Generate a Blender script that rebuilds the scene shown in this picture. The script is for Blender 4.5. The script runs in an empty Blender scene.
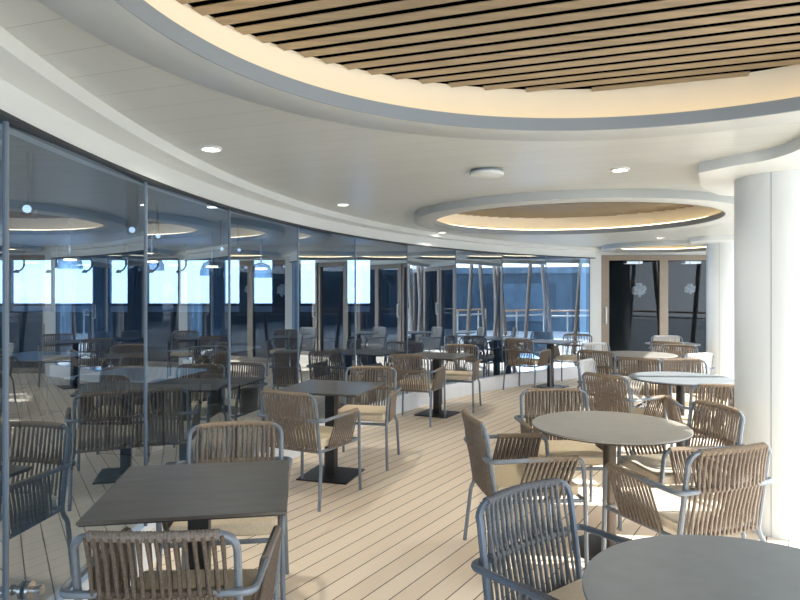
import bpy, bmesh, math, random
from mathutils import Vector, Matrix
random.seed(7)
R = math.radians
SC = bpy.context.scene
COL = SC.collection
EYE = 1.523
FPX = 629.0
GC = Vector((8.469, 2.9))          # centre of the curved glass wall in plan
GR = 9.93                          # its radius
ZC = 2.34                          # ceiling
ZG = 2.165                         # top of glass

# ------------------------------------------------------------------ materials
def srgb(r, g, b):
    f = lambda c: (c / 255 / 12.92) if c / 255 <= .04045 else ((c / 255 + .055) / 1.055) ** 2.4
    return (f(r), f(g), f(b), 1)

def mat(name, col, rough=.5, metal=0., noise=None, scale=20., spec=.5, bump=0., stretch=None, emit=None, estr=0.):
    m = bpy.data.materials.new(name); m.use_nodes = True
    nt = m.node_tree; b = nt.nodes['Principled BSDF']
    b.inputs['Base Color'].default_value = col
    b.inputs['Roughness'].default_value = rough
    b.inputs['Metallic'].default_value = metal
    b.inputs['Specular IOR Level'].default_value = spec
    if emit:
        b.inputs['Emission Color'].default_value = emit
        b.inputs['Emission Strength'].default_value = estr
    if noise or bump:
        tc = nt.nodes.new('ShaderNodeTexCoord')
        mp = nt.nodes.new('ShaderNodeMapping')
        if stretch: mp.inputs['Scale'].default_value = stretch
        nz = nt.nodes.new('ShaderNodeTexNoise'); nz.inputs['Scale'].default_value = scale; nz.inputs['Detail'].default_value = 4
        nt.links.new(tc.outputs['Object'], mp.inputs[0]); nt.links.new(mp.outputs[0], nz.inputs['Vector'])
        if noise:
            rp = nt.nodes.new('ShaderNodeValToRGB')
            rp.color_ramp.elements[0].position = .3; rp.color_ramp.elements[1].position = .7
            d = noise
            rp.color_ramp.elements[0].color = tuple(c * (1 - d) for c in col[:3]) + (1,)
            rp.color_ramp.elements[1].color = tuple(min(1, c * (1 + d)) for c in col[:3]) + (1,)
            nt.links.new(nz.outputs['Fac'], rp.inputs[0]); nt.links.new(rp.outputs[0], b.inputs['Base Color'])
        if bump:
            bp = nt.nodes.new('ShaderNodeBump'); bp.inputs['Strength'].default_value = bump; bp.inputs['Distance'].default_value = .002
            nt.links.new(nz.outputs['Fac'], bp.inputs['Height']); nt.links.new(bp.outputs[0], b.inputs['Normal'])
    return m

def plank_mat(name, c1, c2, seam, nrm, pitch, wid, rough, vary=.12, grain=True, spec=.5):
    """boards running across direction nrm: seams every pitch metres"""
    m = bpy.data.materials.new(name); m.use_nodes = True
    nt = m.node_tree; N = nt.nodes.new; L = nt.links.new; b = nt.nodes['Principled BSDF']
    b.inputs['Roughness'].default_value = rough; b.inputs['Specular IOR Level'].default_value = spec
    tc = N('ShaderNodeTexCoord')
    dp = N('ShaderNodeVectorMath'); dp.operation = 'DOT_PRODUCT'; dp.inputs[1].default_value = (nrm[0] / pitch, nrm[1] / pitch, 0)
    L(tc.outputs['Object'], dp.inputs[0])
    fl = N('ShaderNodeMath'); fl.operation = 'FLOOR'; L(dp.outputs['Value'], fl.inputs[0])
    fr = N('ShaderNodeMath'); fr.operation = 'FRACT'; L(dp.outputs['Value'], fr.inputs[0])
    wn = N('ShaderNodeTexWhiteNoise'); wn.noise_dimensions = '1D'; L(fl.outputs[0], wn.inputs['W'])
    mp = N('ShaderNodeMapping'); ang = math.atan2(nrm[1], nrm[0])
    mp.inputs['Rotation'].default_value = (0, 0, -ang); mp.inputs['Scale'].default_value = (1, 1, 1)
    L(tc.outputs['Object'], mp.inputs[0])
    sc = N('ShaderNodeVectorMath'); sc.operation = 'MULTIPLY'; sc.inputs[1].default_value = (60, 2.2, 1); L(mp.outputs[0], sc.inputs[0])
    nz = N('ShaderNodeTexNoise'); nz.inputs['Scale'].default_value = 1; nz.inputs['Detail'].default_value = 5; L(sc.outputs[0], nz.inputs['Vector'])
    n2 = N('ShaderNodeTexNoise'); n2.inputs['Scale'].default_value = 1.3; L(tc.outputs['Object'], n2.inputs['Vector'])
    a1 = N('ShaderNodeMath'); a1.operation = 'MULTIPLY_ADD'; L(wn.outputs['Value'], a1.inputs[0]); a1.inputs[1].default_value = .45
    g = N('ShaderNodeMath'); g.operation = 'MULTIPLY'; L(nz.outputs['Fac'], g.inputs[0]); g.inputs[1].default_value = .5 if grain else 0
    L(g.outputs[0], a1.inputs[2])
    a2 = N('ShaderNodeMath'); a2.operation = 'MULTIPLY_ADD'; L(n2.outputs['Fac'], a2.inputs[0]); a2.inputs[1].default_value = .35; L(a1.outputs[0], a2.inputs[2])
    mx = N('ShaderNodeMix'); mx.data_type = 'RGBA'; mx.inputs[6].default_value = c1; mx.inputs[7].default_value = c2
    L(a2.outputs[0], mx.inputs[0])
    lt = N('ShaderNodeMath'); lt.operation = 'LESS_THAN'; L(fr.outputs[0], lt.inputs[0]); lt.inputs[1].default_value = wid / pitch
    m2 = N('ShaderNodeMix'); m2.data_type = 'RGBA'; L(lt.outputs[0], m2.inputs[0]); L(mx.outputs[2], m2.inputs[6]); m2.inputs[7].default_value = seam
    L(m2.outputs[2], b.inputs['Base Color'])
    bp = N('ShaderNodeBump'); bp.inputs['Strength'].default_value = .25; bp.inputs['Distance'].default_value = .002; bp.invert = True
    L(lt.outputs[0], bp.inputs['Height']); L(bp.outputs[0], b.inputs['Normal'])
    return m

def glass_mat(name, tint, refl, f0, f1):
    """tinted pane: part mirror, part see-through; facing ratio raises the mirror share"""
    m = bpy.data.materials.new(name); m.use_nodes = True
    nt = m.node_tree; nt.nodes.clear(); N = nt.nodes.new; L = nt.links.new
    out = N('ShaderNodeOutputMaterial'); mix = N('ShaderNodeMixShader')
    tr = N('ShaderNodeBsdfTransparent'); tr.inputs[0].default_value = tint
    gl = N('ShaderNodeBsdfGlossy'); gl.inputs['Color'].default_value = refl; gl.inputs['Roughness'].default_value = 0.0
    lw = N('ShaderNodeLayerWeight'); lw.inputs[0].default_value = .5
    mr = N('ShaderNodeMapRange'); mr.inputs['To Min'].default_value = f0; mr.inputs['To Max'].default_value = f1
    L(lw.outputs['Facing'], mr.inputs[0]); L(mr.outputs[0], mix.inputs[0])
    L(tr.outputs[0], mix.inputs[1]); L(gl.outputs[0], mix.inputs[2]); L(mix.outputs[0], out.inputs[0])
    return m

M = {}
fdir = Vector((.837, -.547))
M['floor'] = plank_mat('teak deck', srgb(226, 206, 180), srgb(244, 228, 206), srgb(84, 76, 68), fdir, .117, .0065, .5, spec=.35)
M['ceil'] = plank_mat('white ceiling panels', srgb(178, 182, 179), srgb(184, 188, 185), srgb(136, 139, 136), Vector((.329, .945)), .205, .003, .32, grain=False)
M['white'] = mat('white paint', srgb(206, 211, 210), .4, noise=.015, scale=3)
M['whitecol'] = mat('white column paint', srgb(202, 207, 207), .35, noise=.012, scale=2)
M['curb'] = mat('white curb paint', srgb(236, 238, 240), .45, noise=.02, scale=6)
M['frame'] = mat('grey tube', srgb(112, 120, 128), .42, .25, noise=.06, scale=30)
M['frame_d'] = mat('dark grey tube', srgb(90, 102, 116), .42, .25, noise=.06, scale=30)
M['rope'] = mat('taupe rope', srgb(122, 111, 100), .85, noise=.28, scale=160, bump=.6, spec=.2)
M['rope_w'] = mat('brown rope wrap', srgb(132, 117, 99), .85, noise=.22, scale=120, bump=.6, spec=.2)
M['rope_g'] = mat('slate rope', srgb(104, 108, 112), .85, noise=.25, scale=160, bump=.6, spec=.2)
M['rope_gw'] = mat('slate rope wrap', srgb(98, 100, 104), .85, noise=.2, scale=120, bump=.6, spec=.2)
M['rope_b'] = mat('umber rope', srgb(92, 82, 72), .85, noise=.28, scale=160, bump=.6, spec=.2)
M['rope_bw'] = mat('umber rope wrap', srgb(120, 112, 104), .85, noise=.22, scale=120, bump=.6, spec=.2)
M['rope_sunlit'] = mat('taupe rope in sun', srgb(200, 200, 198), .85, noise=.1, scale=160, bump=.5, spec=.2)  # taupe rope with sunlight painted in as a paler colour
M['cush'] = mat('beige cushion', srgb(218, 201, 172), .95, noise=.08, scale=90, bump=.3, spec=.1)
M['cush_l'] = mat('cream cushion', srgb(216, 204, 184), .95, noise=.06, scale=90, bump=.3, spec=.1)
M['table'] = mat('bronze table laminate', srgb(92, 87, 80), .34, .25, noise=.16, scale=5, stretch=(1, 4, 1))
M['table_g'] = mat('stone grey table laminate', srgb(144, 141, 134), .4, 0., noise=.06, scale=9)
M['table_s'] = mat('slate table laminate', srgb(128, 135, 139), .42, 0., noise=.06, scale=12)
M['table_e'] = mat('table edge', srgb(38, 36, 34), .5)
M['pole'] = mat('charcoal pole', srgb(52, 52, 52), .4, .5, noise=.1, scale=20)
M['pole_b'] = mat('bronze pole', srgb(96, 88, 80), .35, .6, noise=.06, scale=20)
M['glass'] = glass_mat('tinted curved glass', (.46, .68, .92, 1), (.72, .82, .92, 1), .26, .68)
M['doorglass'] = glass_mat('dark door glass', (.40, .47, .52, 1), (.85, .9, .95, 1), .007, .25)
M['clear'] = glass_mat('clear glass', (.86, .93, .97, 1), (.9, .95, 1, 1), .06, .6)
M['seal'] = mat('dark glazing seal', srgb(44, 50, 56), .5)
M['joint'] = mat('grey joint seal', srgb(112, 122, 130), .4)
M['pend'] = glass_mat('smoked pendant glass', (.62, .68, .74, 1), (.9, .95, 1, 1), .12, .7)
M['bronze'] = mat('bronze aluminium', srgb(134, 123, 109), .45, .15, noise=.04, scale=8)
M['steel'] = mat('brushed steel', srgb(190, 190, 190), .25, .9, noise=.05, scale=60)
M['navy'] = mat('navy wall', srgb(40, 56, 74), .5, noise=.3, scale=2.5)
M['navyfr'] = mat('navy window frame', srgb(44, 66, 92), .45, noise=.12, scale=4)
M['bluepanel'] = mat('pale blue glazing band', srgb(160, 190, 220), .3, noise=.1, scale=2)
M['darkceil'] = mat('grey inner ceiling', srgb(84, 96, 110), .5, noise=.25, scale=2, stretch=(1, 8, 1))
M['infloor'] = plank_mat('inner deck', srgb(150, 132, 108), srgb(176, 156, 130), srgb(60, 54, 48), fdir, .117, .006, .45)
M['slat'] = mat('wood slat', srgb(131, 117, 95), .5, noise=.2, scale=4, stretch=(1, 9, 9))
M['gap_shade'] = mat('black void', srgb(4, 4, 3), .95, spec=0)  # near-black standing in for the shade between ceiling slats
M['cove'] = mat('warm cove plaster', srgb(236, 226, 206), .8)
M['ceilplain'] = mat('plain ceiling paint', srgb(176, 181, 180), .4, noise=.01, scale=3)
M['rim'] = mat('shaded rim and seam grey', srgb(132, 140, 146), .42)  # on the coffer lips this grey paints in their backlit shade
M['strip'] = mat('warm strip', (1, .8, .5, 1), .5, emit=(1, .80, .52, 1), estr=3.2)
M['lamp'] = mat('warm lamp lens', (1, .95, .85, 1), .5, emit=(1, .92, .78, 1), estr=12)
M['lampw'] = mat('white lamp lens', (1, 1, 1, 1), .5, emit=(.95, .97, 1, 1), estr=.9)
M['bulb'] = mat('amber filament', (1, .8, .5, 1), .5, emit=(1, .72, .36, 1), estr=9)
M['black'] = mat('black housing', srgb(26, 28, 32), .5)
M['spotgrey'] = mat('grey housing', srgb(74, 80, 86), .4, .3)
M['oak'] = mat('varnished handrail', srgb(196, 142, 74), .35, noise=.15, scale=6)
M['pylon'] = mat('taupe pylon', srgb(150, 138, 126), .5, noise=.05, scale=4)
M['facade'] = mat('blue facade', srgb(58, 74, 86), .25, .1, noise=.35, scale=1.1, stretch=(.25, 3, 1))
M['facwin'] = mat('facade window', srgb(84, 104, 120), .15, .1, noise=.25, scale=3)
M['facdark'] = mat('facade dark bay', srgb(34, 46, 56), .3, noise=.2, scale=3)
M['deck'] = mat('pale bounce deck', srgb(176, 174, 168), .7, noise=.08, scale=3)  # neutral pale colour chosen for the sunlight it bounces indoors
M['sea'] = mat('sea', srgb(150, 180, 200), .3, noise=.05, scale=.2)
M['urchin'] = mat('paper urchin', srgb(225, 228, 230), .7, emit=(.9, .95, 1, 1), estr=.08)
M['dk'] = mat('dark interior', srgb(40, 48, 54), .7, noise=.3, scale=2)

# ------------------------------------------------------------------ mesh helpers
def obj(name, bm, m, parent=None, smooth=False):
    me = bpy.data.meshes.new(name)
    bmesh.ops.recalc_face_normals(bm, faces=bm.faces[:])
    bm.to_mesh(me); bm.free()
    for mm in (m if isinstance(m, (list, tuple)) else [m]): me.materials.append(mm)
    if smooth:
        for p in me.polygons: p.use_smooth = True
        try: me.set_sharp_from_angle(angle=R(40))
        except Exception: pass
    o = bpy.data.objects.new(name, me); COL.objects.link(o)
    if parent: o.parent = parent
    return o

def tag(o, label=None, cat=None, group=None, kind=None):
    if label: o['label'] = label
    if cat: o['category'] = cat
    if group: o['group'] = group
    if kind: o['kind'] = kind
    return o

def thing(name, label, cat, loc=(0, 0, 0), rz=0., group=None):
    o = bpy.data.objects.new(name, None); COL.objects.link(o)
    o.empty_display_size = .1
    o.location = loc; o.rotation_euler = (0, 0, rz)
    return tag(o, label, cat, group)

def struct(name, bm, m, parent=None, smooth=False):
    o = obj(name, bm, m, parent, smooth)
    if not parent: o['kind'] = 'structure'
    return o

def dup(root, loc, rz, label, group=None, swap=None):
    def cp(o):
        c = o.copy(); COL.objects.link(c)
        if swap and c.type == 'MESH':
            src = o.data.materials[0]
            if src in swap:
                key = (o.data.name, swap[src].name)
                if key not in _variants:
                    me = o.data.copy(); me.materials[0] = swap[src]; _variants[key] = me
                c.data = _variants[key]
        return c
    r = cp(root); r.location = loc; r.rotation_euler = (0, 0, rz); r['label'] = label
    if group: r['group'] = group
    for ch in list(root.children):
        c = cp(ch); c.parent = r
        for g in list(ch.children):
            d = cp(g); d.parent = c
    return r
_variants = {}

def box(bm, x0, x1, y0, y1, z0, z1, mtx=None):
    vs = [bm.verts.new((x, y, z)) for x in (x0, x1) for y in (y0, y1) for z in (z0, z1)]
    if mtx:
        for v in vs: v.co = mtx @ v.co
    for f in ((0, 1, 3, 2), (4, 6, 7, 5), (0, 4, 5, 1), (2, 3, 7, 6), (0, 2, 6, 4), (1, 5, 7, 3)):
        bm.faces.new([vs[i] for i in f])
    return vs

def obox(bm, p, q, w, z0, z1):
    """box along plan segment p-q, width w"""
    p, q = Vector(p[:2]), Vector(q[:2]); d = (q - p); l = d.length; a = math.atan2(d.y, d.x)
    mt = Matrix.Translation((p.x, p.y, 0)) @ Matrix.Rotation(a, 4, 'Z')
    return box(bm, 0, l, -w / 2, w / 2, z0, z1, mt)

def fillet(pts, r, n=6):
    pts = [Vector(p) for p in pts]; out = [pts[0]]
    for i in range(1, len(pts) - 1):
        rr = r[i - 1] if isinstance(r, (list, tuple)) else r
        a, b, c = pts[i - 1], pts[i], pts[i + 1]
        u = (a - b); v = (c - b); t = min(rr, u.length * .49, v.length * .49)
        p0 = b + u.normalized() * t; p2 = b + v.normalized() * t
        for k in range(n + 1):
            s = k / n
            out.append(p0 * (1 - s) ** 2 + b * 2 * s * (1 - s) + p2 * s * s)
    out.append(pts[-1]); return out

def tube(bm, pts, r, sides=8, closed=False, twist=0., flat=1.):
    pts = [Vector(p) for p in pts]; n = len(pts); rings = []
    up = None
    for i in range(n):
        if closed: t = pts[(i + 1) % n] - pts[i - 1]
        else: t = pts[min(i + 1, n - 1)] - pts[max(i - 1, 0)]
        t.normalize()
        if up is None:
            up = Vector((0, 0, 1)) if abs(t.z) < .9 else Vector((0, 1, 0))
        up = (up - t * up.dot(t))
        if up.length < 1e-5: up = t.orthogonal()
        up.normalize(); sd = t.cross(up)
        ring = []
        for k in range(sides):
            a = 2 * math.pi * k / sides
            rr = r(i, a) if callable(r) else (r[i] if isinstance(r, (list, tuple)) else r)
            ring.append(bm.verts.new(pts[i] + sd * math.cos(a) * rr + up * math.sin(a) * rr * flat))
        rings.append(ring)
    for i in range(n if closed else n - 1):
        A, B = rings[i], rings[(i + 1) % n]
        for k in range(sides):
            bm.faces.new((A[k], A[(k + 1) % sides], B[(k + 1) % sides], B[k]))
    if not closed:
        bm.faces.new(rings[0][::-1]); bm.faces.new(rings[-1])

def resample(pts, step):
    pts = [Vector(p) for p in pts]; out = [pts[0]]; acc = 0
    for a, b in zip(pts, pts[1:]):
        l = (b - a).length; pos = step - acc
        while pos <= l:
            out.append(a.lerp(b, pos / l)); pos += step
        acc = l - (pos - step)
    if (out[-1] - pts[-1]).length > 1e-4: out.append(pts[-1])
    return out

def wrapped(bm, pts, r, pitch=.0105, amp=.0022, sides=10, step=.0024):
    """a tube wound round with rope: a helical ridge"""
    pp = resample(pts, step)
    tube(bm, pp, lambda i, a: r + amp * abs(math.sin(math.pi * i * step / pitch + a * .5)), sides)

def lathe(bm, prof, n=32, c=(0, 0, 0)):
    rings = []
    for (r, z) in prof:
        rings.append([bm.verts.new((c[0] + r * math.cos(2 * math.pi * k / n), c[1] + r * math.sin(2 * math.pi * k / n), c[2] + z)) for k in range(n)] if r > 1e-6 else [bm.verts.new((c[0], c[1], c[2] + z))])
    for A, B in zip(rings, rings[1:]):
        for k in range(n):
            a = A[k % len(A)], A[(k + 1) % len(A)]; b = B[k % len(B)], B[(k + 1) % len(B)]
            f = [a[0]] + ([a[1]] if a[1] is not a[0] else []) + [b[1]] + ([b[0]] if b[0] is not b[1] else [])
            if len(f) >= 3: bm.faces.new(f)

def gpt(deg, r=GR):
    return Vector((GC.x + r * math.cos(R(deg)), GC.y + r * math.sin(R(deg))))

def at(px, py, y):
    """where in the place a spot of the photograph lies, y metres away"""
    return Vector(((px - 400) / FPX * y, y, EYE + (293 - py) / FPX * y))

def arc_wall(bm, r, a0, a1, z0, z1, n=64):
    prev = None
    for i in range(n + 1):
        p = gpt(a0 + (a1 - a0) * i / n, r)
        cur = (bm.verts.new((p.x, p.y, z0)), bm.verts.new((p.x, p.y, z1)))
        if prev: bm.faces.new((prev[0], cur[0], cur[1], prev[1]))
        prev = cur

def arc_flat(bm, r0, r1, a0, a1, z, n=64, z1=None):
    prev = None
    for i in range(n + 1):
        a = a0 + (a1 - a0) * i / n
        p, q = gpt(a, r0), gpt(a, r1)
        cur = (bm.verts.new((p.x, p.y, z)), bm.verts.new((q.x, q.y, z if z1 is None else z1)))
        if prev: bm.faces.new((prev[0], cur[0], cur[1], prev[1]))
        prev = cur

# ------------------------------------------------------------------ the setting
A0, A1 = 205.0, 119.6
YB = 11.9                                                   # back wall with the doors
EDGE = [(3.9, -3.5), (3.9, 3.6), (4.7, 6.4), (6.0, 8.9), (7.6, 10.7), (9.2, YB)]   # outer edge of the roof

bm = bmesh.new()
outl = [gpt(A0, GR)] + [gpt(A0 + (A1 - A0) * i / 80, GR) for i in range(81)]
vs = [bm.verts.new((x, y, 0)) for x, y in [(4.4, -6), (4.4, 3.4), (5.2, 6.2), (6.5, 8.7), (8.1, 10.5), (9.7, YB + .1), (gpt(A1).x, YB + .1)]]
vs += [bm.verts.new((p.x, p.y, 0)) for p in reversed(outl[1:])]
vs.append(bm.verts.new((gpt(A0).x, -6, 0)))
bm.faces.new(vs)
bmesh.ops.triangulate(bm, faces=bm.faces[:])
struct('floor', bm, M['floor'])

bm = bmesh.new()
bm.faces.new([bm.verts.new((x, y, 0)) for x, y in [(4.4, -6), (17, -6), (17, 16), (9.7, 16), (9.7, YB + .1), (8.1, 10.5), (6.5, 8.7), (5.2, 6.2), (4.4, 3.4)]])
bmesh.ops.triangulate(bm, faces=bm.faces[:])
struct('floor_open_deck', bm, M['deck'])  # outer deck added pale and neutral to bounce sunlight under the roof
bm = bmesh.new(); box(bm, -10, 17, -14, -6, -.05, 0); struct('floor_rear_deck', bm, M['deck'])

# ceiling: under side with the three round openings, then the roof on top
RINGS = [(.72, 1.43, 1.45), (1.79, 6.58, 1.43), (4.55, 10.75, .85)]
bm = bmesh.new()
RI = 9.74
outer = [gpt(A0 + (A1 - A0) * i / 80, RI) for i in range(81)]
loop = [Vector((p.x, p.y)) for p in outer] + [Vector((gpt(A1, RI).x, YB))] + [Vector(e) for e in reversed(EDGE)] + [Vector((outer[0].x, -3.5))]
edges = []
def add_loop(pts, z):
    v = [bm.verts.new((p[0], p[1], z)) for p in pts]
    return [bm.edges.new((v[i], v[(i + 1) % len(v)])) for i in range(len(v))], v
e, ov = add_loop(loop, ZC); edges += e
for (x, y, r) in RINGS:
    e, _ = add_loop([(x + (r + .2) * math.cos(2 * math.pi * k / 96), y + (r + .2) * math.sin(2 * math.pi * k / 96)) for k in range(96)], ZC); edges += e
bmesh.ops.triangle_fill(bm, use_beauty=True, use_dissolve=False, edges=edges)
ceil = struct('ceiling', bm, M['ceil'])

bm = bmesh.new()                                            # unseen roof slab, added over everything to block the sun
top = [(-10, -3.5)] + EDGE + [(9.2, 16), (-10, 16)]
lo = [bm.verts.new((x, y, 2.62)) for x, y in top]; hi = [bm.verts.new((x, y, 2.8)) for x, y in top]
bm.faces.new(lo); bm.faces.new(hi)
for i in range(len(top)): bm.faces.new((lo[i], lo[(i + 1) % len(top)], hi[(i + 1) % len(top)], hi[i]))
struct('trim_1', bm, M['white'])
bm = bmesh.new()                                            # header along the open side
for a, b in zip(EDGE, EDGE[1:]): obox(bm, a, b, .12, 2.26, 2.7)
struct('trim_2', bm, M['white'])
bm = bmesh.new()                                            # stepped white band over the glass
arc_wall(bm, GR - .03, A0, A1, ZG, 2.28, 90)
arc_flat(bm, GR - .03, RI, A0, A1, 2.28, 90)
arc_wall(bm, RI, A0, A1, 2.28, ZC + .002, 90)
arc_flat(bm, GR - .03, GR + .12, A0, A1, ZG, 90)
arc_wall(bm, GR + .12, A0, A1, ZG, 2.62, 90)
struct('trim_3', bm, M['white'], smooth=True)
bm = bmesh.new()                                            # dark channel at the head of the glass
arc_wall(bm, GR - .034, A0, A1, ZG - .014, ZG + .004, 90)
arc_flat(bm, GR - .034, GR + .034, A0, A1, ZG - .014, 90)
struct('trim_4', bm, M['seal'])
bm = bmesh.new()                                            # white curb under the glass
arc_wall(bm, GR - .05, A0, A1, 0, .205, 90)
arc_flat(bm, GR - .05, GR + .06, A0, A1, .205, 90)
arc_wall(bm, GR + .06, A0, A1, 0, .205, 90)
struct('trim_5', bm, M['curb'], smooth=True)

# curved glass: flat panes between thin joints
joints = [204.2, 197.3, 190.4, 183.45, 176.2, 169.28, 161.9, 154.7, 147.5, 140.4, 133.43, 126.8, 120.3]
for i, (a, b) in enumerate(zip(joints, joints[1:])):
    p, q = gpt(a), gpt(b)
    bm = bmesh.new()
    v = [bm.verts.new(c) for c in ((p.x, p.y, .2), (q.x, q.y, .2), (q.x, q.y, ZG - .002), (p.x, p.y, ZG - .002))]
    bm.faces.new(v)
    w = struct('window_%d' % (i + 1), bm, M['glass'])
    bm = bmesh.new()
    d = (q - p).normalized()
    hw = .006 if i == 2 else .0026
    obox(bm, q - d * hw, q + d * hw, .018, .2, ZG - .002)
    obj('joint_seal', bm, M['joint'], w)
    if i == 3:                                              # lock of the glass leaf beside the nearest table
        c = at(27, 590, 2.43); n = Vector((math.cos(R(181)), math.sin(R(181)), 0)) * -1
        base = Vector((gpt(182.0).x, c.y, .375))
        mt = Matrix.Translation(base + n * .02) @ n.to_track_quat('Z', 'Y').to_matrix().to_4x4()
        bm = bmesh.new(); lathe(bm, [(0, 0), (.034, 0), (.034, .01), (.014, .012), (.014, .04), (.02, .042), (.02, .052), (0, .054)], 24)
        bm.transform(mt); obj('lock_knob', bm, M['steel'], w, True)

# back wall with the bronze sliding doors
PX = gpt(A1).x + .02
bm = bmesh.new(); box(bm, PX, 10.5, YB, YB + .15, 2.235, 2.62)
struct('wall_back', bm, M['white'])
bm = bmesh.new(); box(bm, 3.40, 3.68, 11.5, 11.9, 0, 2.62)
tag(struct('trim_6', bm, M['whitecol']))
dx = 3.79
for i in range(3):
    x0 = dx + i * 2.22; x1 = x0 + 2.16
    bm = bmesh.new()
    box(bm, x0, x0 + .16, YB - .02, YB + .1, 0, 2.235)
    box(bm, x1 - .06, x1, YB - .02, YB + .1, 0, 2.235)
    box(bm, x0 + 1.12, x0 + 1.28, YB - .012, YB + .09, .1, 2.15)
    box(bm, x0 - .01, x1 + .01, YB - .025, YB + .105, 2.14, 2.24)
    box(bm, x0 + .02, x1 - .02, YB - .015, YB + .095, 0.001, .1)
    d = struct('door_%d' % (i + 1), bm, M['bronze'])
    for (a, b) in ((x0 + .16, x0 + 1.12), (x0 + 1.28, x1 - .06)):
        bm = bmesh.new(); v = [bm.verts.new(c) for c in ((a, YB + .03, .1), (b, YB + .03, .1), (b, YB + .03, 2.14), (a, YB + .03, 2.14))]
        bm.faces.new(v); obj('door_pane', bm, M['doorglass'], d)
    bm = bmesh.new(); tube(bm, fillet([(x0 + .09, YB - .02, .95), (x0 + .09, YB - .07, .95), (x0 + .09, YB - .07, 1.25), (x0 + .09, YB - .02, 1.25)], .02, 4), .016, 8)
    obj('door_handle', bm, M['white'], d, True)
# room behind the doors
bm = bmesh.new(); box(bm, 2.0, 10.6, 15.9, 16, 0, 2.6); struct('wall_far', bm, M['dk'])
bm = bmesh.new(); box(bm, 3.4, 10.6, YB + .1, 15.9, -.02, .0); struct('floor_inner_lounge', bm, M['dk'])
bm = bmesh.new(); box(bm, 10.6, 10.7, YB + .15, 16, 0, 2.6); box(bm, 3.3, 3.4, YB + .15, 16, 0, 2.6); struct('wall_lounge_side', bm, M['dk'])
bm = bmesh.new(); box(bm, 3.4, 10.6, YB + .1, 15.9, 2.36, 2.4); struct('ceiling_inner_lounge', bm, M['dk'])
for k, (px, py, lab) in enumerate(((633, 263, 'slim white ceiling light panel behind the door leaf with the white handle'), (691, 263, 'slim white ceiling light panel behind the door leaf next to the far column'))):
    c = at(px, py, 13.2); bm = bmesh.new(); box(bm, c.x - .17, c.x + .17, c.y - .1, c.y + .1, c.z - .012, 2.36)
    f = tag(obj('ceiling_light', bm, M['white']), lab, 'ceiling light', 'light panels behind the doors')
    bm = bmesh.new(); box(bm, c.x - .16, c.x + .16, c.y - .104, c.y + .09, c.z - .016, c.z - .012 + .04); obj('diffuser', bm, M['lampw'], f)
def urchin(c, r, lab):
    t = thing('pendant_lamp', lab, 'pendant lamp', (c.x, c.y, c.z), 0, 'spiky pendants behind the doors')
    bm = bmesh.new(); bmesh.ops.create_icosphere(bm, subdivisions=3, radius=r * .55)
    for i, v in enumerate(bm.verts):
        if i % 3 == 0: v.co *= 1.6
    obj('spiky_shade', bm, M['urchin'], t)
    bm = bmesh.new(); tube(bm, [(0, 0, r * .5), (0, 0, 2.36 - c.z)], .006, 6); obj('cord', bm, M['black'], t)
urchin(at(639, 290, 12.9), .17, 'spiky white globe pendant seen through the door leaf with the white handle')
urchin(at(690, 289, 12.9), .13, 'spiky white star pendant seen through the door leaf beside the far column')

# ------------------------------------------------------------------ round coffers
sdir = Vector((.945, -.329)); sn = Vector((.329, .945))
labs = ['largest wood slatted ceiling coffer overhead, with wide warm lit rim', 'middle wood slatted ceiling coffer, seen as a flat oval beyond the smoke detector', 'farthest and smallest ceiling coffer, a thin warm sliver above the sliding doors']
for k, (x, y, r) in enumerate(RINGS):
    t = thing('ceiling_coffer', labs[k], 'ceiling coffer', (x, y, ZC), 0, 'round slatted ceiling coffers')
    bm = bmesh.new(); lathe(bm, [(r + .21, .01), (r + .21, -.068), (r + .205, -.072), (r + .006, -.072), (r + .004, -.070), (r + .004, -.018), (r + .16, -.018), (r + .16, .01)], 128)
    rim = obj('coffer_rim', bm, M['ceilplain'], t, True)
    bm = bmesh.new(); lathe(bm, [(r + .006, -.0735), (r, -.072), (r, -.0165), (r + .006, -.0165)], 128); obj('shaded_rim_lip', bm, M['rim'], rim, True)  # lip coloured darker to stand for its backlit shade
    bm = bmesh.new(); rc = r + .155; prof = [(rc, -.02), (rc, .2)]; lathe(bm, prof, 128); obj('cove_wall', bm, M['cove'], t, True)
    bm = bmesh.new(); tube(bm, [((r + .07) * math.cos(2 * math.pi * i / 96), (r + .07) * math.sin(2 * math.pi * i / 96), -.008) for i in range(96)], .009, 6, closed=True)
    obj('light_strip', bm, M['strip'], t)
    bm = bmesh.new(); lathe(bm, [(0, .164), (rc, .164)], 64); obj('gap_shade_backing', bm, M['gap_shade'], t)  # black sheet that paints deep shade into the slat gaps
    bm = bmesh.new(); pitch = .0937; c0 = (1.752 - sn.dot(Vector((x, y)))) if k == 0 else .02
    n = int(rc / pitch) + 2
    off = c0 % pitch
    a = math.atan2(sdir.y, sdir.x)
    for i in range(-n, n + 1):
        s0 = i * pitch + off + .034; s1 = s0 + pitch - .034
        m_ = max(abs(s0), abs(s1))
        if m_ >= rc - .03: continue
        h = math.sqrt(rc * rc - m_ * m_) - .004
        box(bm, -h, h, s0, s1, .15, .153, Matrix.Rotation(a, 4, 'Z'))
    obj('slat_panel', bm, M['slat'], t)

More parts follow.
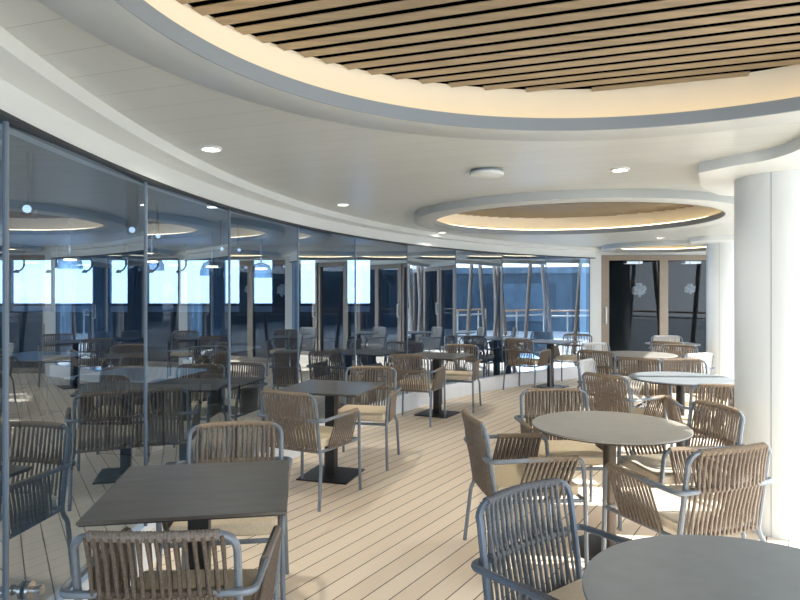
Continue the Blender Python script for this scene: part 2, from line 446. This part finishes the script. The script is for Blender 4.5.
# ------------------------------------------------------------------ columns and collars
def column(x, y, r, lab):
    t = thing('column', lab, 'column', (x, y, 0), 0)
    bm = bmesh.new(); lathe(bm, [(r, 0), (r, ZC + .02)], 64); obj('shaft', bm, M['whitecol'], t, True)
    bm = bmesh.new()
    for s in (R(-133), R(47)):
        box(bm, r - .002, r + .0015, -.002, .002, .0, ZC, Matrix.Rotation(s, 4, 'Z'))
    obj('seam', bm, M['rim'], t)
    return t
column(2.50, 4.12, .275, 'thick white round column beside the slatted chair and stone grey round table')
column(4.95, 9.6, .25, 'farther white round column in front of the sliding doors')
def collar(pts, z0, z1, lab):
    bm = bmesh.new()
    cv = fillet(pts + [pts[0]], .12, 8)[:-1]
    lo = [bm.verts.new((p[0], p[1], z0)) for p in cv]; hi = [bm.verts.new((p[0], p[1], z1)) for p in cv]
    bm.faces.new(lo); bm.faces.new(hi)
    for i in range(len(cv)): bm.faces.new((lo[i], lo[(i + 1) % len(cv)], hi[(i + 1) % len(cv)], hi[i]))
    tag(obj('ceiling_collar', bm, M['white'], None, True), lab, 'ceiling collar')
V3 = lambda *a: [Vector((x, y, 0)) for x, y in a]
collar(V3((1.88, 3.96), (1.97, 3.74), (2.09, 3.6), (2.12, 3.35), (2.0, 3.05), (2.1, 2.5), (2.5, 2.2), (3.6, 2.2), (3.6, 4.9), (2.5, 4.9), (2.15, 4.5)), 2.278, ZC, 'curved white dropped ceiling panel wrapping the head of the thick near column')
collar(V3((4.28, 9.3), (4.35, 9.0), (4.9, 8.75), (5.4, 8.75), (5.5, 10.1), (4.7, 10.1)), 2.278, ZC, 'small white dropped ceiling panel at the head of the farther column')

# ceiling fittings
def downlight(px, py, lab, r=.062):
    y = FPX * (ZC - EYE) / (293 - py); x = (px - 400) / FPX * y
    t = thing('downlight', lab, 'downlight', (x, y, ZC), 0, 'small round downlights')
    bm = bmesh.new(); lathe(bm, [(r * .72, -.002), (r * .8, -.012), (r, -.009), (r, .0)], 32); obj('trim_ring', bm, M['white'], t, True)
    bm = bmesh.new(); lathe(bm, [(0, -.004), (r * .74, -.004)], 32); obj('lens', bm, M['lamp'], t)
    ld = bpy.data.lights.new('downlight_lamp', 'SPOT'); ld.energy = 34; ld.spot_size = R(150); ld.spot_blend = 1; ld.shadow_soft_size = .06; ld.color = (1, .93, .82)
    lo_ = bpy.data.objects.new('downlight_lamp', ld); COL.objects.link(lo_); lo_.location = (x, y, ZC - .02)
downlight(211, 148, 'round downlight nearest the glass, lit warm, left of the big coffer')
downlight(343, 204, 'round downlight above the second square table along the glass')
downlight(620, 169, 'round downlight between the middle coffer and the thick column')
downlight(442, 232, 'tiny round downlight by the near edge of the middle coffer and glass')
downlight(660, 237.5, 'tiny round downlight beyond the middle coffer near the sliding doors')
y = FPX * (ZC - EYE) / (293 - 170); x = (487 - 400) / FPX * y
t = thing('smoke_detector', 'flat white round detector on the ceiling in front of the middle coffer', 'smoke detector', (x, y, ZC))
bm = bmesh.new(); lathe(bm, [(.085, 0), (.105, -.004), (.105, -.012), (.1, -.016)], 40); obj('base_plate', bm, M['rim'], t, True)
bm = bmesh.new(); lathe(bm, [(.098, -.014), (.112, -.02), (.112, -.034), (.1, -.04), (0, -.042)], 40); obj('cover', bm, M['white'], t, True)

# ------------------------------------------------------------------ the rope arm chair
def make_chair(lab):
    t = thing('rope_armchair', lab, 'chair')
    fr, rp, rw = M['frame'], M['rope'], M['rope_w']
    rt = .0125
    W = .24
    # curved back: plan bow b(x), lean with height
    bow = lambda x: -.035 * (1 - (x / W) ** 2)
    def back_y(z): return -.245 - .065 * (z - .40) / .42
    def bp(x, z): return Vector((x, back_y(z) + bow(x) * min(1, max(0, (z - .3) / .4)), z + (.005 * (1 - (x / W) ** 2) if z > .75 else 0)))
    TZ, MZ, LZ = .805, .625, .415
    # back frame: posts and top rail
    post = lambda s: [Vector((s * W, back_y(LZ) , LZ - .02)), Vector((s * W, back_y(TZ - .05), TZ - .052))]
    cr = .048
    corner = lambda s: [Vector((s * (W - cr * (1 - math.sin(a))), back_y(TZ) + bow(W - cr * (1 - math.sin(a))) , TZ - cr * (1 - math.cos(a)))) for a in (R(75), R(60), R(45), R(30), R(15))]
    xs = [-(W - cr) + 2 * (W - cr) * i / 12 for i in range(13)]
    mid = [bp(x, TZ) for x in xs]
    bm = bmesh.new()
    tube(bm, post(-1) + corner(-1)[::1] + mid + corner(1)[::-1] + post(1)[::-1], rt, 8)
    obj('back_frame', bm, fr, t, True)
    bm = bmesh.new(); wrapped(bm, mid, rt + .0025)
    obj('wrapped_top_rail', bm, rw, t, True)
    # arm rail: mid rail, bends forward into the arms
    AX = .28; FY = .225
    path = []
    arm = lambda s: fillet([Vector((s * .20, back_y(MZ) - .022, MZ)), Vector((s * (AX + .01), back_y(MZ) - .018, MZ)), Vector((s * (AX + .006), 0, MZ + .004)), Vector((s * AX, FY, MZ + .004)), Vector((s * (AX - .012), FY + .018, LZ - .015))], [.075, .05, .06], 7)
    L_, R_ = arm(-1), arm(1)
    midr = [Vector((x, back_y(MZ) + bow(x) * .8 - .0 , MZ)) for x in [-.2 + .4 * i / 10 for i in range(11)]]
    bm = bmesh.new(); tube(bm, L_[::-1] + midr[1:-1] + R_, rt, 8)
    obj('arm_rail', bm, fr, t, True)
    # legs
    for s in (-1, 1):
        bm = bmesh.new(); tube(bm, [Vector((s * (AX - .012), FY + .018, LZ - .012)), Vector((s * (AX - .004), FY + .022, .0))], rt, 8); obj('leg', bm, fr, t, True)
        bm = bmesh.new(); tube(bm, fillet([Vector((s * W, back_y(LZ), LZ - .015)), Vector((s * (W + .006), back_y(LZ) + .0, LZ - .05)), Vector((s * (W + .02), -.262, LZ - .085)), Vector((s * (W + .03), -.30, 0))], .03, 4), rt, 8); obj('leg', bm, fr, t, True)
    # seat frame
    bm = bmesh.new(); SX = .262
    loop = [Vector((-W, back_y(LZ), LZ - .02)), Vector((W, back_y(LZ), LZ - .02)), Vector((AX - .014, FY + .016, LZ - .02)), Vector((-AX + .014, FY + .016, LZ - .02))]
    tube(bm, loop, rt * .95, 8, closed=True)
    obj('seat_frame', bm, fr, t, True)
    # rope webbing of the back: upper field and lower field, a front and a rear strand each
    bm = bmesh.new(); n = 16; rr = .0064; rnd = random.Random(3)
    for i in range(n):
        x = -.198 + .396 * i / (n - 1)
        for (za, zb) in ((TZ, MZ), (MZ, LZ - .02)):
            j = rnd.uniform(-.003, .003)
            a, b = bp(x, za), bp(x + j, zb)
            tube(bm, [a + Vector((0, .0155, .0)), (a + b) / 2 + Vector((j, .011, 0)), b + Vector((0, .0165, 0))], rr, 6, flat=.75)
            x2 = x + rnd.uniform(.009, .016)
            c, d = bp(x + .004, za), bp(min(x2, .21), zb)
            tube(bm, [c + Vector((0, -.0155, 0)), (c + d) / 2 + Vector((0, -.011, 0)), d + Vector((0, -.0165, 0))], rr, 6, flat=.75)
    lowr = [bp(x, LZ - .02) for x in [-.21 + .42 * i / 8 for i in range(9)]]
    tube(bm, lowr, .012, 8)
    wrapped(bm, midr, rt + .0012, pitch=.0125, sides=8, step=.0031)
    obj('back_webbing', bm, rp, t, True)
    # arm panels
    for s in (-1, 1):
        bm = bmesh.new(); n = 11; rnd = random.Random(5 + s)
        for i in range(n):
            y1 = -.075 + .265 * i / (n - 1); y0 = y1 - .075
            tx = s * (AX + .003); bx = s * (W + (AX - .014 - W) * (y0 + .245) / .486)
            for o_, sh in ((.0105, 0), (-.0105, .012)):
                tube(bm, [Vector((tx + s * o_, y1, MZ + .004)), Vector((bx + s * o_, y0 + sh, LZ - .02))], rr, 6)
        obj('arm_webbing', bm, rp, t, True)
        bm = bmesh.new(); wrapped(bm, [Vector((s * (AX + .003), -.085, MZ + .004)), Vector((s * AX, .195, MZ + .004))], rt + .0022, sides=8, step=.0035)
        obj('arm_wrap', bm, rw, t, True)
    # cushion
    bm = bmesh.new(); box(bm, -.232, .232, -.235, .225, LZ - .005, LZ + .056)
    bmesh.ops.bevel(bm, geom=bm.edges[:], offset=.018, segments=3, profile=.6, affect='EDGES')
    for v in bm.verts:
        if v.co.y < -.1: v.co.x *= .97
        if v.co.z > LZ + .044: v.co.z += .008 * (1 - (v.co.x / .24) ** 2) * (1 - (v.co.y / .24) ** 2)
    cu = obj('seat_cushion', bm, M['cush'], t, True)
    bm = bmesh.new()
    rect = [(-.231, -.234), (.231, -.234), (.231, .224), (-.231, .224)]
    tube(bm, [Vector((p.x, p.y, LZ + .043)) for p in fillet([Vector((x, y, 0)) for x, y in [(0, -.2345)] + [rect[1], rect[2], rect[3], rect[0]] + [(0, -.2345)]], .02, 3)][:-1], .004, 5, closed=True)
    obj('piping', bm, M['cush_l'], cu, True)
    return t

taupe = None
swap_g = {M['rope']: M['rope_g'], M['rope_w']: M['rope_gw'], M['frame']: M['frame_d'], M['cush']: M['cush_l']}
swap_b = {M['rope']: M['rope_b'], M['rope_w']: M['rope_bw']}
swap_l = {M['cush']: M['cush_l']}
swap_sunlit = {M['rope']: M['rope_sunlit'], M['rope_w']: M['rope_sunlit'], M['cush']: M['cush_l']}  # whitish chairs: sunlight put into the rope colour
# (x, y of the back's top centre), way it faces, label, group, material swap
GA, GB = 'rope chairs at the square tables along the glass', 'rope chairs at the round tables'
chairs = [
    ((-.727, 1.845), (-.035, 1), 'umber rope armchair nearest the viewer, back turned, tucked under the nearest square table', GA, swap_b),
    ((-.886, 3.41), (.14, -.99), 'taupe rope armchair facing the viewer across the nearest square table', GA, None),
    ((-.82, 4.48), (.46, .89), 'taupe rope armchair with its back turned at the second square table along the glass', GA, None),
    ((-.27, 6.01), (-.19, -.98), 'taupe rope armchair facing the viewer at the far side of the second square table', GA, None),
    ((.08, 7.19), (.36, .93), 'taupe rope armchair with its back turned at the third square table along the curb', GA, None),
    ((.84, 8.6), (-.30, -.95), 'taupe rope armchair facing the viewer at the far side of the third square table', GA, None),
    ((1.81, 9.68), (.62, .78), 'taupe rope armchair on the near side of the farthest square table by the glass', GA, None),
    ((3.05, 10.78), (-.5, -.86), 'taupe rope armchair on the far side of the farthest square table by the glass', GA, None),
    ((.40, 3.61), (.99, .13), 'taupe rope armchair seen from its side, facing the stone grey round table', GB, None),
    ((1.12, 4.61), (.03, -1), 'taupe rope armchair facing the viewer behind the stone grey round table', GB, None),
    ((1.53, 2.87), (-.34, .94), 'sunlit taupe rope armchair with pale cushion, back to the thick white column', GB, swap_l),
    ((2.01, 3.95), (-.985, -.17), 'taupe rope armchair half hidden by the thick white column, cream cushion showing', GB, swap_l),
    ((.437, 2.28), (.61, -.79), 'slate grey rope armchair turned toward the slate round table nearest the viewer', GB, swap_g),
    ((1.75, 5.43), (.84, .54), 'taupe rope armchair beside the pale round table, right arm toward the thick column', GB, None),
    ((3.0, 6.7), (-.12, -.99), 'taupe rope armchair on the far side of the pale round table, facing the viewer', GB, None),
    ((2.5, 4.83), (.1, .99), 'taupe rope armchair with its back turned on the near side of the pale round table', GB, None),
    ((1.93, 6.6), (.81, -.59), 'whitish sunlit rope armchair standing edge on between two brown chairs', GB, swap_sunlit),
    ((2.37, 7.66), (.68, .73), 'taupe rope armchair turned to the large far round table near the doors', GB, None),
    ((2.58, 6.82), (.4, .92), 'taupe rope armchair glimpsed under the edge of the far round table', GB, None),
    ((3.5, 7.33), (-.4, .9), 'whitish sunlit rope armchair beside the farther white column', GB, swap_sunlit),
    ((3.8, 8.52), (-.75, -.66), 'taupe rope armchair on the far side of the far round table, before the dark doors', GB, None),
    ((3.86, 9.12), (.7, .7), 'taupe rope armchair just behind the far table chairs, back turned to them', GB, None),
    ((4.38, 10.35), (-.1, -1), 'small whitish rope armchair nearest the sliding doors', GB, swap_sunlit),
    ((2.73, 8.86), (.4, -.92), 'whitish sunlit rope armchair just in front of the white post at the end of the glass', GB, swap_sunlit),
]
proto = None
def place(c, f, lab, grp, sw):
    global proto
    f = Vector(f).normalized(); o = Vector(c) + f * .335
    rz = math.atan2(-f.x, f.y)
    if proto is None:
        proto = make_chair(lab); proto['group'] = grp
        return dup_first(proto, o, rz, sw)
    return dup(proto, (o.x, o.y, 0), rz, lab, grp, sw)
def dup_first(p, o, rz, sw):
    p.location = (o.x, o.y, 0); p.rotation_euler = (0, 0, rz); return p
# the plain taupe chair is the prototype
order = [chairs[1]] + [c for c in chairs if c is not chairs[1]]
for c in order: place(*c)

# ------------------------------------------------------------------ tables
def square_table(x, y, th, lab):
    t = thing('square_table', lab, 'table', (x, y, 0), th, 'square tables along the glass'); s = .355
    bm = bmesh.new(); box(bm, -s, s, -s, s, .728, .74); bmesh.ops.bevel(bm, geom=bm.edges[:], offset=.002, segments=1, affect='EDGES'); tp = obj('tabletop', bm, M['table'], t)
    bm = bmesh.new(); box(bm, -s + .006, s - .006, -s + .006, s - .006, .722, .728); obj('under_edge', bm, M['table_e'], tp)
    bm = bmesh.new(); box(bm, -.14, .14, -.14, .14, .714, .722); box(bm, -.04, .04, -.04, .04, .012, .722); obj('pedestal', bm, M['pole'], t)
    bm = bmesh.new(); box(bm, -.22, .22, -.22, .22, 0, .012); bmesh.ops.bevel(bm, geom=bm.edges[:], offset=.003, segments=1, affect='EDGES'); obj('base_plate', bm, M['pole'], t)
    return t
square_table(-.813, 2.552, .161, 'dark bronze square table nearest the viewer, beside the glass')
square_table(-.573, 5.261, -.29, 'second dark square table along the glass, on a flat square base')
square_table(.47, 7.918, -.48, 'third dark square table along the white curb')
square_table(2.44, 10.2, -.72, 'farthest square table by the glass, near the white post')
def round_table(x, y, r, lab, m, pm):
    t = thing('round_table', lab, 'table', (x, y, 0), 0, 'round pedestal tables')
    bm = bmesh.new(); lathe(bm, [(0, .728), (r - .006, .728), (r, .731), (r, .738), (r - .002, .74), (0, .74)], 96); tp = obj('tabletop', bm, m, t, True)
    bm = bmesh.new(); lathe(bm, [(0, .722), (r - .01, .722), (r - .006, .728), (0, .728)], 64); obj('under_edge', bm, M['table_e'], tp, True)
    bm = bmesh.new(); lathe(bm, [(.038, .012), (.038, .71), (.13, .714), (.13, .722), (0, .722)], 32); obj('pedestal', bm, pm, t, True)
    bm = bmesh.new(); lathe(bm, [(0, 0), (.225, 0), (.225, .009), (.215, .013), (.038, .014)], 64); obj('base_plate', bm, M['pole'], t, True)
round_table(1.244, 3.733, .451, 'stone grey round table on a bronze pole, left of the thick column', M['table_g'], M['pole_b'])
round_table(.93, 1.59, .451, 'slate grey round table nearest the viewer, in front of the sunlit chair', M['table_s'], M['pole'])
round_table(2.599, 5.83, .451, 'pale grey round table partly behind the thick white column', M['table_s'], M['pole'])
round_table(3.068, 8.06, .451, 'far pale round table in front of the sliding doors', M['table_g'], M['pole'])
round_table(4.22, 9.75, .40, 'farthest round table, barely seen beside the farther column', M['table_s'], M['pole'])

# ------------------------------------------------------------------ dining room behind the glass
YW = 10.5
bm = bmesh.new()
vs = [(-10, -3.5)] + [(gpt(a).x, gpt(a).y) for a in [A0 + (A1 - A0) * i / 60 for i in range(61)]]
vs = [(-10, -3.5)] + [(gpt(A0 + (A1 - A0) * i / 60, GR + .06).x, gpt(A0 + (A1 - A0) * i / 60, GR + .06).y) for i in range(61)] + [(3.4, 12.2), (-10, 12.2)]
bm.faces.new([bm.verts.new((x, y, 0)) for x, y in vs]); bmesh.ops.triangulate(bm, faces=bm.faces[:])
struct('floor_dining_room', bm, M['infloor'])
bm = bmesh.new()
vs = [(-10, -3.5)] + [(gpt(A0 + (A1 - A0) * i / 60, GR + .12).x, gpt(A0 + (A1 - A0) * i / 60, GR + .12).y) for i in range(61)] + [(3.4, 12.2), (-10, 12.2)]
bm.faces.new([bm.verts.new((x, y, 2.3)) for x, y in vs]); bmesh.ops.triangulate(bm, faces=bm.faces[:])
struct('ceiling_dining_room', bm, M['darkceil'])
bm = bmesh.new(); box(bm, -10.1, -10, -3.5, 12.2, 0, .9); box(bm, -10.1, -10, -3.5, 12.2, 2.2, 2.6)  # unseen side wall, opened up to let sky light into the dining room
for k in range(9): box(bm, -10.1, -10, -3.5 + k * 1.95, -3.4 + k * 1.95, .9, 2.2)
struct('wall_left', bm, M['navy'])
bm = bmesh.new(); box(bm, -10.06, -10.05, -3.5, 12.2, .9, 2.2); struct('window_40', bm, M['clear'])  # unseen glazing, added so the sky lights the dining room
bm = bmesh.new(); box(bm, -10, -.9, -3.6, -3.5, 0, 2.6); struct('wall_rear', bm, M['navy'])
X = lambda px: (px - 400) / FPX * YW
Zp = lambda py: EYE + (293 - py) / FPX * YW
bm = bmesh.new()
box(bm, -10, X(372), YW, YW + .15, Zp(258), 2.6)
box(bm, -10, X(372), YW, YW + .15, 0, Zp(312))
piers = [(94, 107), (129, 145), (211, 222), (241, 251), (274, 298), (317, 345)]
for a, b in piers: box(bm, X(a), X(b), YW - .02, YW + .17, Zp(312), Zp(258))
box(bm, X(372), 1.97, YW, YW + .15, 0, 2.6)
struct('wall_window_side', bm, M['navy'])
gaps = [(-220, -90), (-88, 6), (8, 94), (107, 129), (145, 211), (222, 241), (251, 274), (298, 317), (345, 372)]
for i, (a, b) in enumerate(gaps):
    bm = bmesh.new()
    a_, b_ = X(a), X(b); z0, z1 = Zp(312), Zp(258); w = .035
    box(bm, a_, b_, YW + .02, YW + .1, z1 - w, z1); box(bm, a_, b_, YW + .02, YW + .1, Zp(304) - w, Zp(304) + .01); 
    box(bm, a_, a_ + w, YW + .02, YW + .1, z0, z1); box(bm, b_ - w, b_, YW + .02, YW + .1, z0, z1)
    n = max(1, round((b - a) / 40))
    for k in range(1, n): box(bm, a_ + (b_ - a_) * k / n - .012, a_ + (b_ - a_) * k / n + .012, YW + .02, YW + .1, z0, z1)
    w_ = struct('window_%d' % (20 + i), bm, M['navyfr'])
    bm = bmesh.new(); box(bm, a_, b_, YW + .06, YW + .066, Zp(304), z1); obj('pane', bm, M['clear'], w_)
    bm = bmesh.new(); box(bm, a_, b_, YW + .05, YW + .066, z0, Zp(304)); obj('lower_panel', bm, M['bluepanel'], w_)

# bell pendants, spotlights, and goose neck lamps of the inner room
for k, (px, py, y, lab) in enumerate(((70, 262, 6.2, 'clear glass bell pendant nearest the glass leaf with the lock'), (152, 264, 7.0, 'clear glass bell pendant just past the second glass joint'),
                                      (212, 269, 8.0, 'clear glass bell pendant third along the dining room row'), (261, 271, 8.8, 'clear glass bell pendant farthest along the dining room row'))):
    c = at(px, py, y); s = y / 6.2 * .95
    t = thing('pendant_lamp', lab, 'pendant lamp', c, 0, 'glass bell pendants in the dining room')
    bm = bmesh.new(); lathe(bm, [(.125 * s, -.07 * s), (.115 * s, 0), (.085 * s, .06 * s), (.03 * s, .085 * s)], 32); obj('glass_shade', bm, M['pend'], t, True)
    bm = bmesh.new(); tube(bm, [(0, 0, .085 * s), (0, 0, 2.3 - c.z)], .012, 8); obj('cord', bm, M['steel'], t)
    bm = bmesh.new(); lathe(bm, [(0, .035 * s), (.06 * s, .032 * s), (.06 * s, .015 * s), (0, .012 * s)], 24); obj('lamp_bulb', bm, M['bulb'], t, True)
for k, (px, py, y, r, lab) in enumerate(((27, 209, 3.4, .024, 'black cylinder spotlight nearest, beside the glass leaf with the lock'), (132, 230, 4.4, .022, 'black cylinder spotlight hanging just before the second glass joint'),
                                         (158, 236, 5.4, .022, 'black cylinder spotlight just past the second glass joint'), (222, 249, 6.6, .02, 'small black spotlight before the third glass joint'), (239, 250, 7.0, .02, 'small black spotlight past the third glass joint'))):
    c = at(px, py, y)
    t = thing('ceiling_spotlight', lab, 'spotlight', c, 0, 'cylinder spotlights in the dining room')
    mt = Matrix.Rotation(R(90), 4, 'X') @ Matrix.Rotation(R(25), 4, 'Y')
    bm = bmesh.new(); lathe(bm, [(0, -.17), (r * 1.5, -.17), (r * 1.6, 0), (r, .006), (r, -.004)], 24); bm.transform(mt); obj('spot_head', bm, M['spotgrey'], t, True)
    bm = bmesh.new(); lathe(bm, [(0, 0.002), (r * .9, 0.002)], 24); bm.transform(mt); obj('spot_lens', bm, M['lampw'], t)
    bm = bmesh.new(); tube(bm, [(-.03, .07, .02), (-.03, .07, 2.3 - c.z)], .045 if k == 1 else .012, 10); obj('stem', bm, M['spotgrey'], t, True)
for k, (px, lab) in enumerate(((24, 'thin hanging reading lamp before the widest window pane'), (56, 'thin hanging reading lamp behind the nearest bell pendant'), (92, 'thin hanging reading lamp at the edge of the first navy pier'), (126, 'thin hanging reading lamp at the edge of the second navy pier'), (158, 'thin hanging reading lamp behind the second bell pendant'), (186, 'thin hanging reading lamp in the window before the third pendant'))):
    c = at(px, 258, 10.1)
    t = thing('hanging_lamp', lab, 'lamp', c, 0, 'thin reading lamps along the dining room windows')
    bm = bmesh.new(); tube(bm, [(0, 0, 2.3 - c.z), (0, 0, -.13)], .018, 6); tube(bm, fillet([(0, 0, -.13), (-.05, 0, -.2), (-.1, -.02, -.21)], .04, 4), .014, 6); obj('lamp_arm', bm, M['black'], t, True)
    bm = bmesh.new(); lathe(bm, [(0, .03), (.035, 0), (.045, -.03)], 12, (-.11, -.02, -.21)); obj('lamp_head', bm, M['black'], t, True)

def inner_table(x, y, lab):
    t = thing('square_table', lab, 'table', (x, y, 0), R(-14), 'sheen whitened tables in the dining room'); s = .46
    bm = bmesh.new(); box(bm, -s, s, -s, s, .722, .742); obj('tabletop', bm, M['white'], t)  # white top stands in for window sheen on a glossy table
    bm = bmesh.new(); box(bm, -.05, .05, -.05, .05, .012, .722); obj('pedestal', bm, M['pole'], t)
    bm = bmesh.new(); box(bm, -.25, .25, -.25, .25, 0, .012); obj('base_plate', bm, M['pole'], t)
inner_table(-2.55, 6.15, 'sheen whitened square table behind the glass, past the second glass joint')
inner_table(-4.6, 7.9, 'sheen whitened square table behind the glass, farther in toward the windows')
inner_table(-2.6, 8.9, 'sheen whitened square table deep behind the glass near the navy piers')
swap_d = {M['rope']: M['black'], M['rope_w']: M['black'], M['frame']: M['black'], M['cush']: M['dk']}
GD = 'dark chairs in the dining room'
for c, f, lab in (((-2.55, 5.35), (.1, 1), 'dark chair with its back turned at the nearest pale table behind the glass'),
                  ((-4.55, 7.05), (0, 1), 'dark chair with its back turned at the farther pale table behind the glass'),
                  ((-5.5, 7.9), (1, 0), 'dark chair seen from the side at the farther pale table behind the glass'),
                  ((-2.5, 8.15), (0, 1), 'dark chair with its back turned at the deepest pale table behind the glass')):
    f = Vector(f).normalized(); o = Vector(c) + f * .335
    dup(proto, (o.x, o.y, 0), math.atan2(-f.x, f.y), lab, GD, swap_d)

# ------------------------------------------------------------------ open side: rail, leaning pylons, deckhouse beyond
t = thing('handrail', 'wooden topped white handrail along the open side, mirrored in the glass', 'railing', (0, 0, 0))
def offs(pts, d):
    out = []
    for i, p in enumerate(pts):
        a = Vector(pts[max(i - 1, 0)]); b = Vector(pts[min(i + 1, len(pts) - 1)]); n = (b - a).normalized(); out.append(Vector(p) + Vector((n.y, -n.x)) * d)
    return out
RP = offs(EDGE, .55)
bm = bmesh.new(); tube(bm, fillet([Vector((p.x, p.y, 1.06)) for p in RP], .8, 6), .032, 10, flat=.7); obj('wood_rail', bm, M['oak'], t, True)
bm = bmesh.new(); tube(bm, fillet([Vector((p.x, p.y, .93)) for p in RP], .8, 6), .022, 8)
obj('lower_rail', bm, M['white'], t, True)
posts = resample([Vector((p.x, p.y, 0)) for p in RP], 1.25)
for p in posts:
    bm = bmesh.new(); tube(bm, [Vector((p.x, p.y, 0)), Vector((p.x, p.y, 1.04))], .022, 8); obj('rail_post', bm, M['white'], t)
ring = resample([Vector((p[0], p[1], 0)) for p in offs(EDGE, .2)], .85)
for k, p in enumerate(ring[8:]):
    bm = bmesh.new(); lean = -.28 if k % 2 else .22
    d = Vector((.6, .8, 0))
    tube(bm, [Vector((p.x, p.y, 0)) - d * lean * .4, Vector((p.x, p.y, 2.4)) + d * lean * .5], .05, 10)
    o = tag(obj('leaning_pylon', bm, M['pylon'], None, True), 'taupe leaning pylon on the open side, seen only mirrored in the glass', 'pylon', 'leaning pylons on the open side')
t = thing('deckhouse', 'blue glazed deckhouse across the open deck, mirrored in the far glass panes', 'building', (17, 6, 0))
bm = bmesh.new(); box(bm, 0, 3, -12, 16, -3, 2.5); obj('facade', bm, M['facade'], t)
for k in range(9):
    y0 = -11 + k * 3
    bm = bmesh.new(); box(bm, -.06, .02, y0, y0 + 1.7, .4, 1.9); obj('bay_window', bm, M['facwin'] if k % 2 else M['facdark'], t)
bm = bmesh.new(); box(bm, -.15, 3, -12, 16, 2.3, 2.55); obj('eaves', bm, M['facwin'], t)
bm = bmesh.new(); box(bm, -400, 600, -400, 900, -18.2, -18)
tag(obj('sea', bm, M['sea']), kind='stuff')

# ------------------------------------------------------------------ light
w = bpy.data.worlds.new('World'); SC.world = w; w.use_nodes = True
nt = w.node_tree; bg = nt.nodes['Background']
tc = nt.nodes.new('ShaderNodeTexCoord'); sp = nt.nodes.new('ShaderNodeSeparateXYZ'); rp = nt.nodes.new('ShaderNodeValToRGB')
nt.links.new(tc.outputs['Generated'], sp.inputs[0]); nt.links.new(sp.outputs['Z'], rp.inputs[0])
rp.color_ramp.elements[0].position = 0; rp.color_ramp.elements[0].color = (.86, .93, 1, 1)
rp.color_ramp.elements[1].position = .7; rp.color_ramp.elements[1].color = (.55, .72, .97, 1)
nt.links.new(rp.outputs[0], bg.inputs['Color']); bg.inputs['Strength'].default_value = 2.9
s = bpy.data.lights.new('Sun', 'SUN'); s.energy = 7.5; s.angle = R(.6); s.color = (1, .97, .93)
so = bpy.data.objects.new('Sun', s); COL.objects.link(so)
el, az = R(33), R(-6)
dv = Vector((math.cos(el) * math.cos(az), math.cos(el) * math.sin(az), math.sin(el)))
so.rotation_euler = dv.to_track_quat('Z', 'Y').to_euler()

cam = bpy.data.cameras.new('Camera'); co = bpy.data.objects.new('Camera', cam); COL.objects.link(co)
co.location = (0, 0, EYE); co.rotation_euler = (R(90), 0, 0)
cam.sensor_width = 36; cam.lens = FPX / 800 * 36; cam.shift_y = -7 / 800; cam.clip_start = .05; cam.clip_end = 2000
SC.camera = co
SC.view_settings.view_transform = 'Standard'
SC.view_settings.exposure = 1.0
SC.cycles.max_bounces = 14; SC.cycles.diffuse_bounces = 8; SC.cycles.glossy_bounces = 5; SC.cycles.transparent_max_bounces = 12
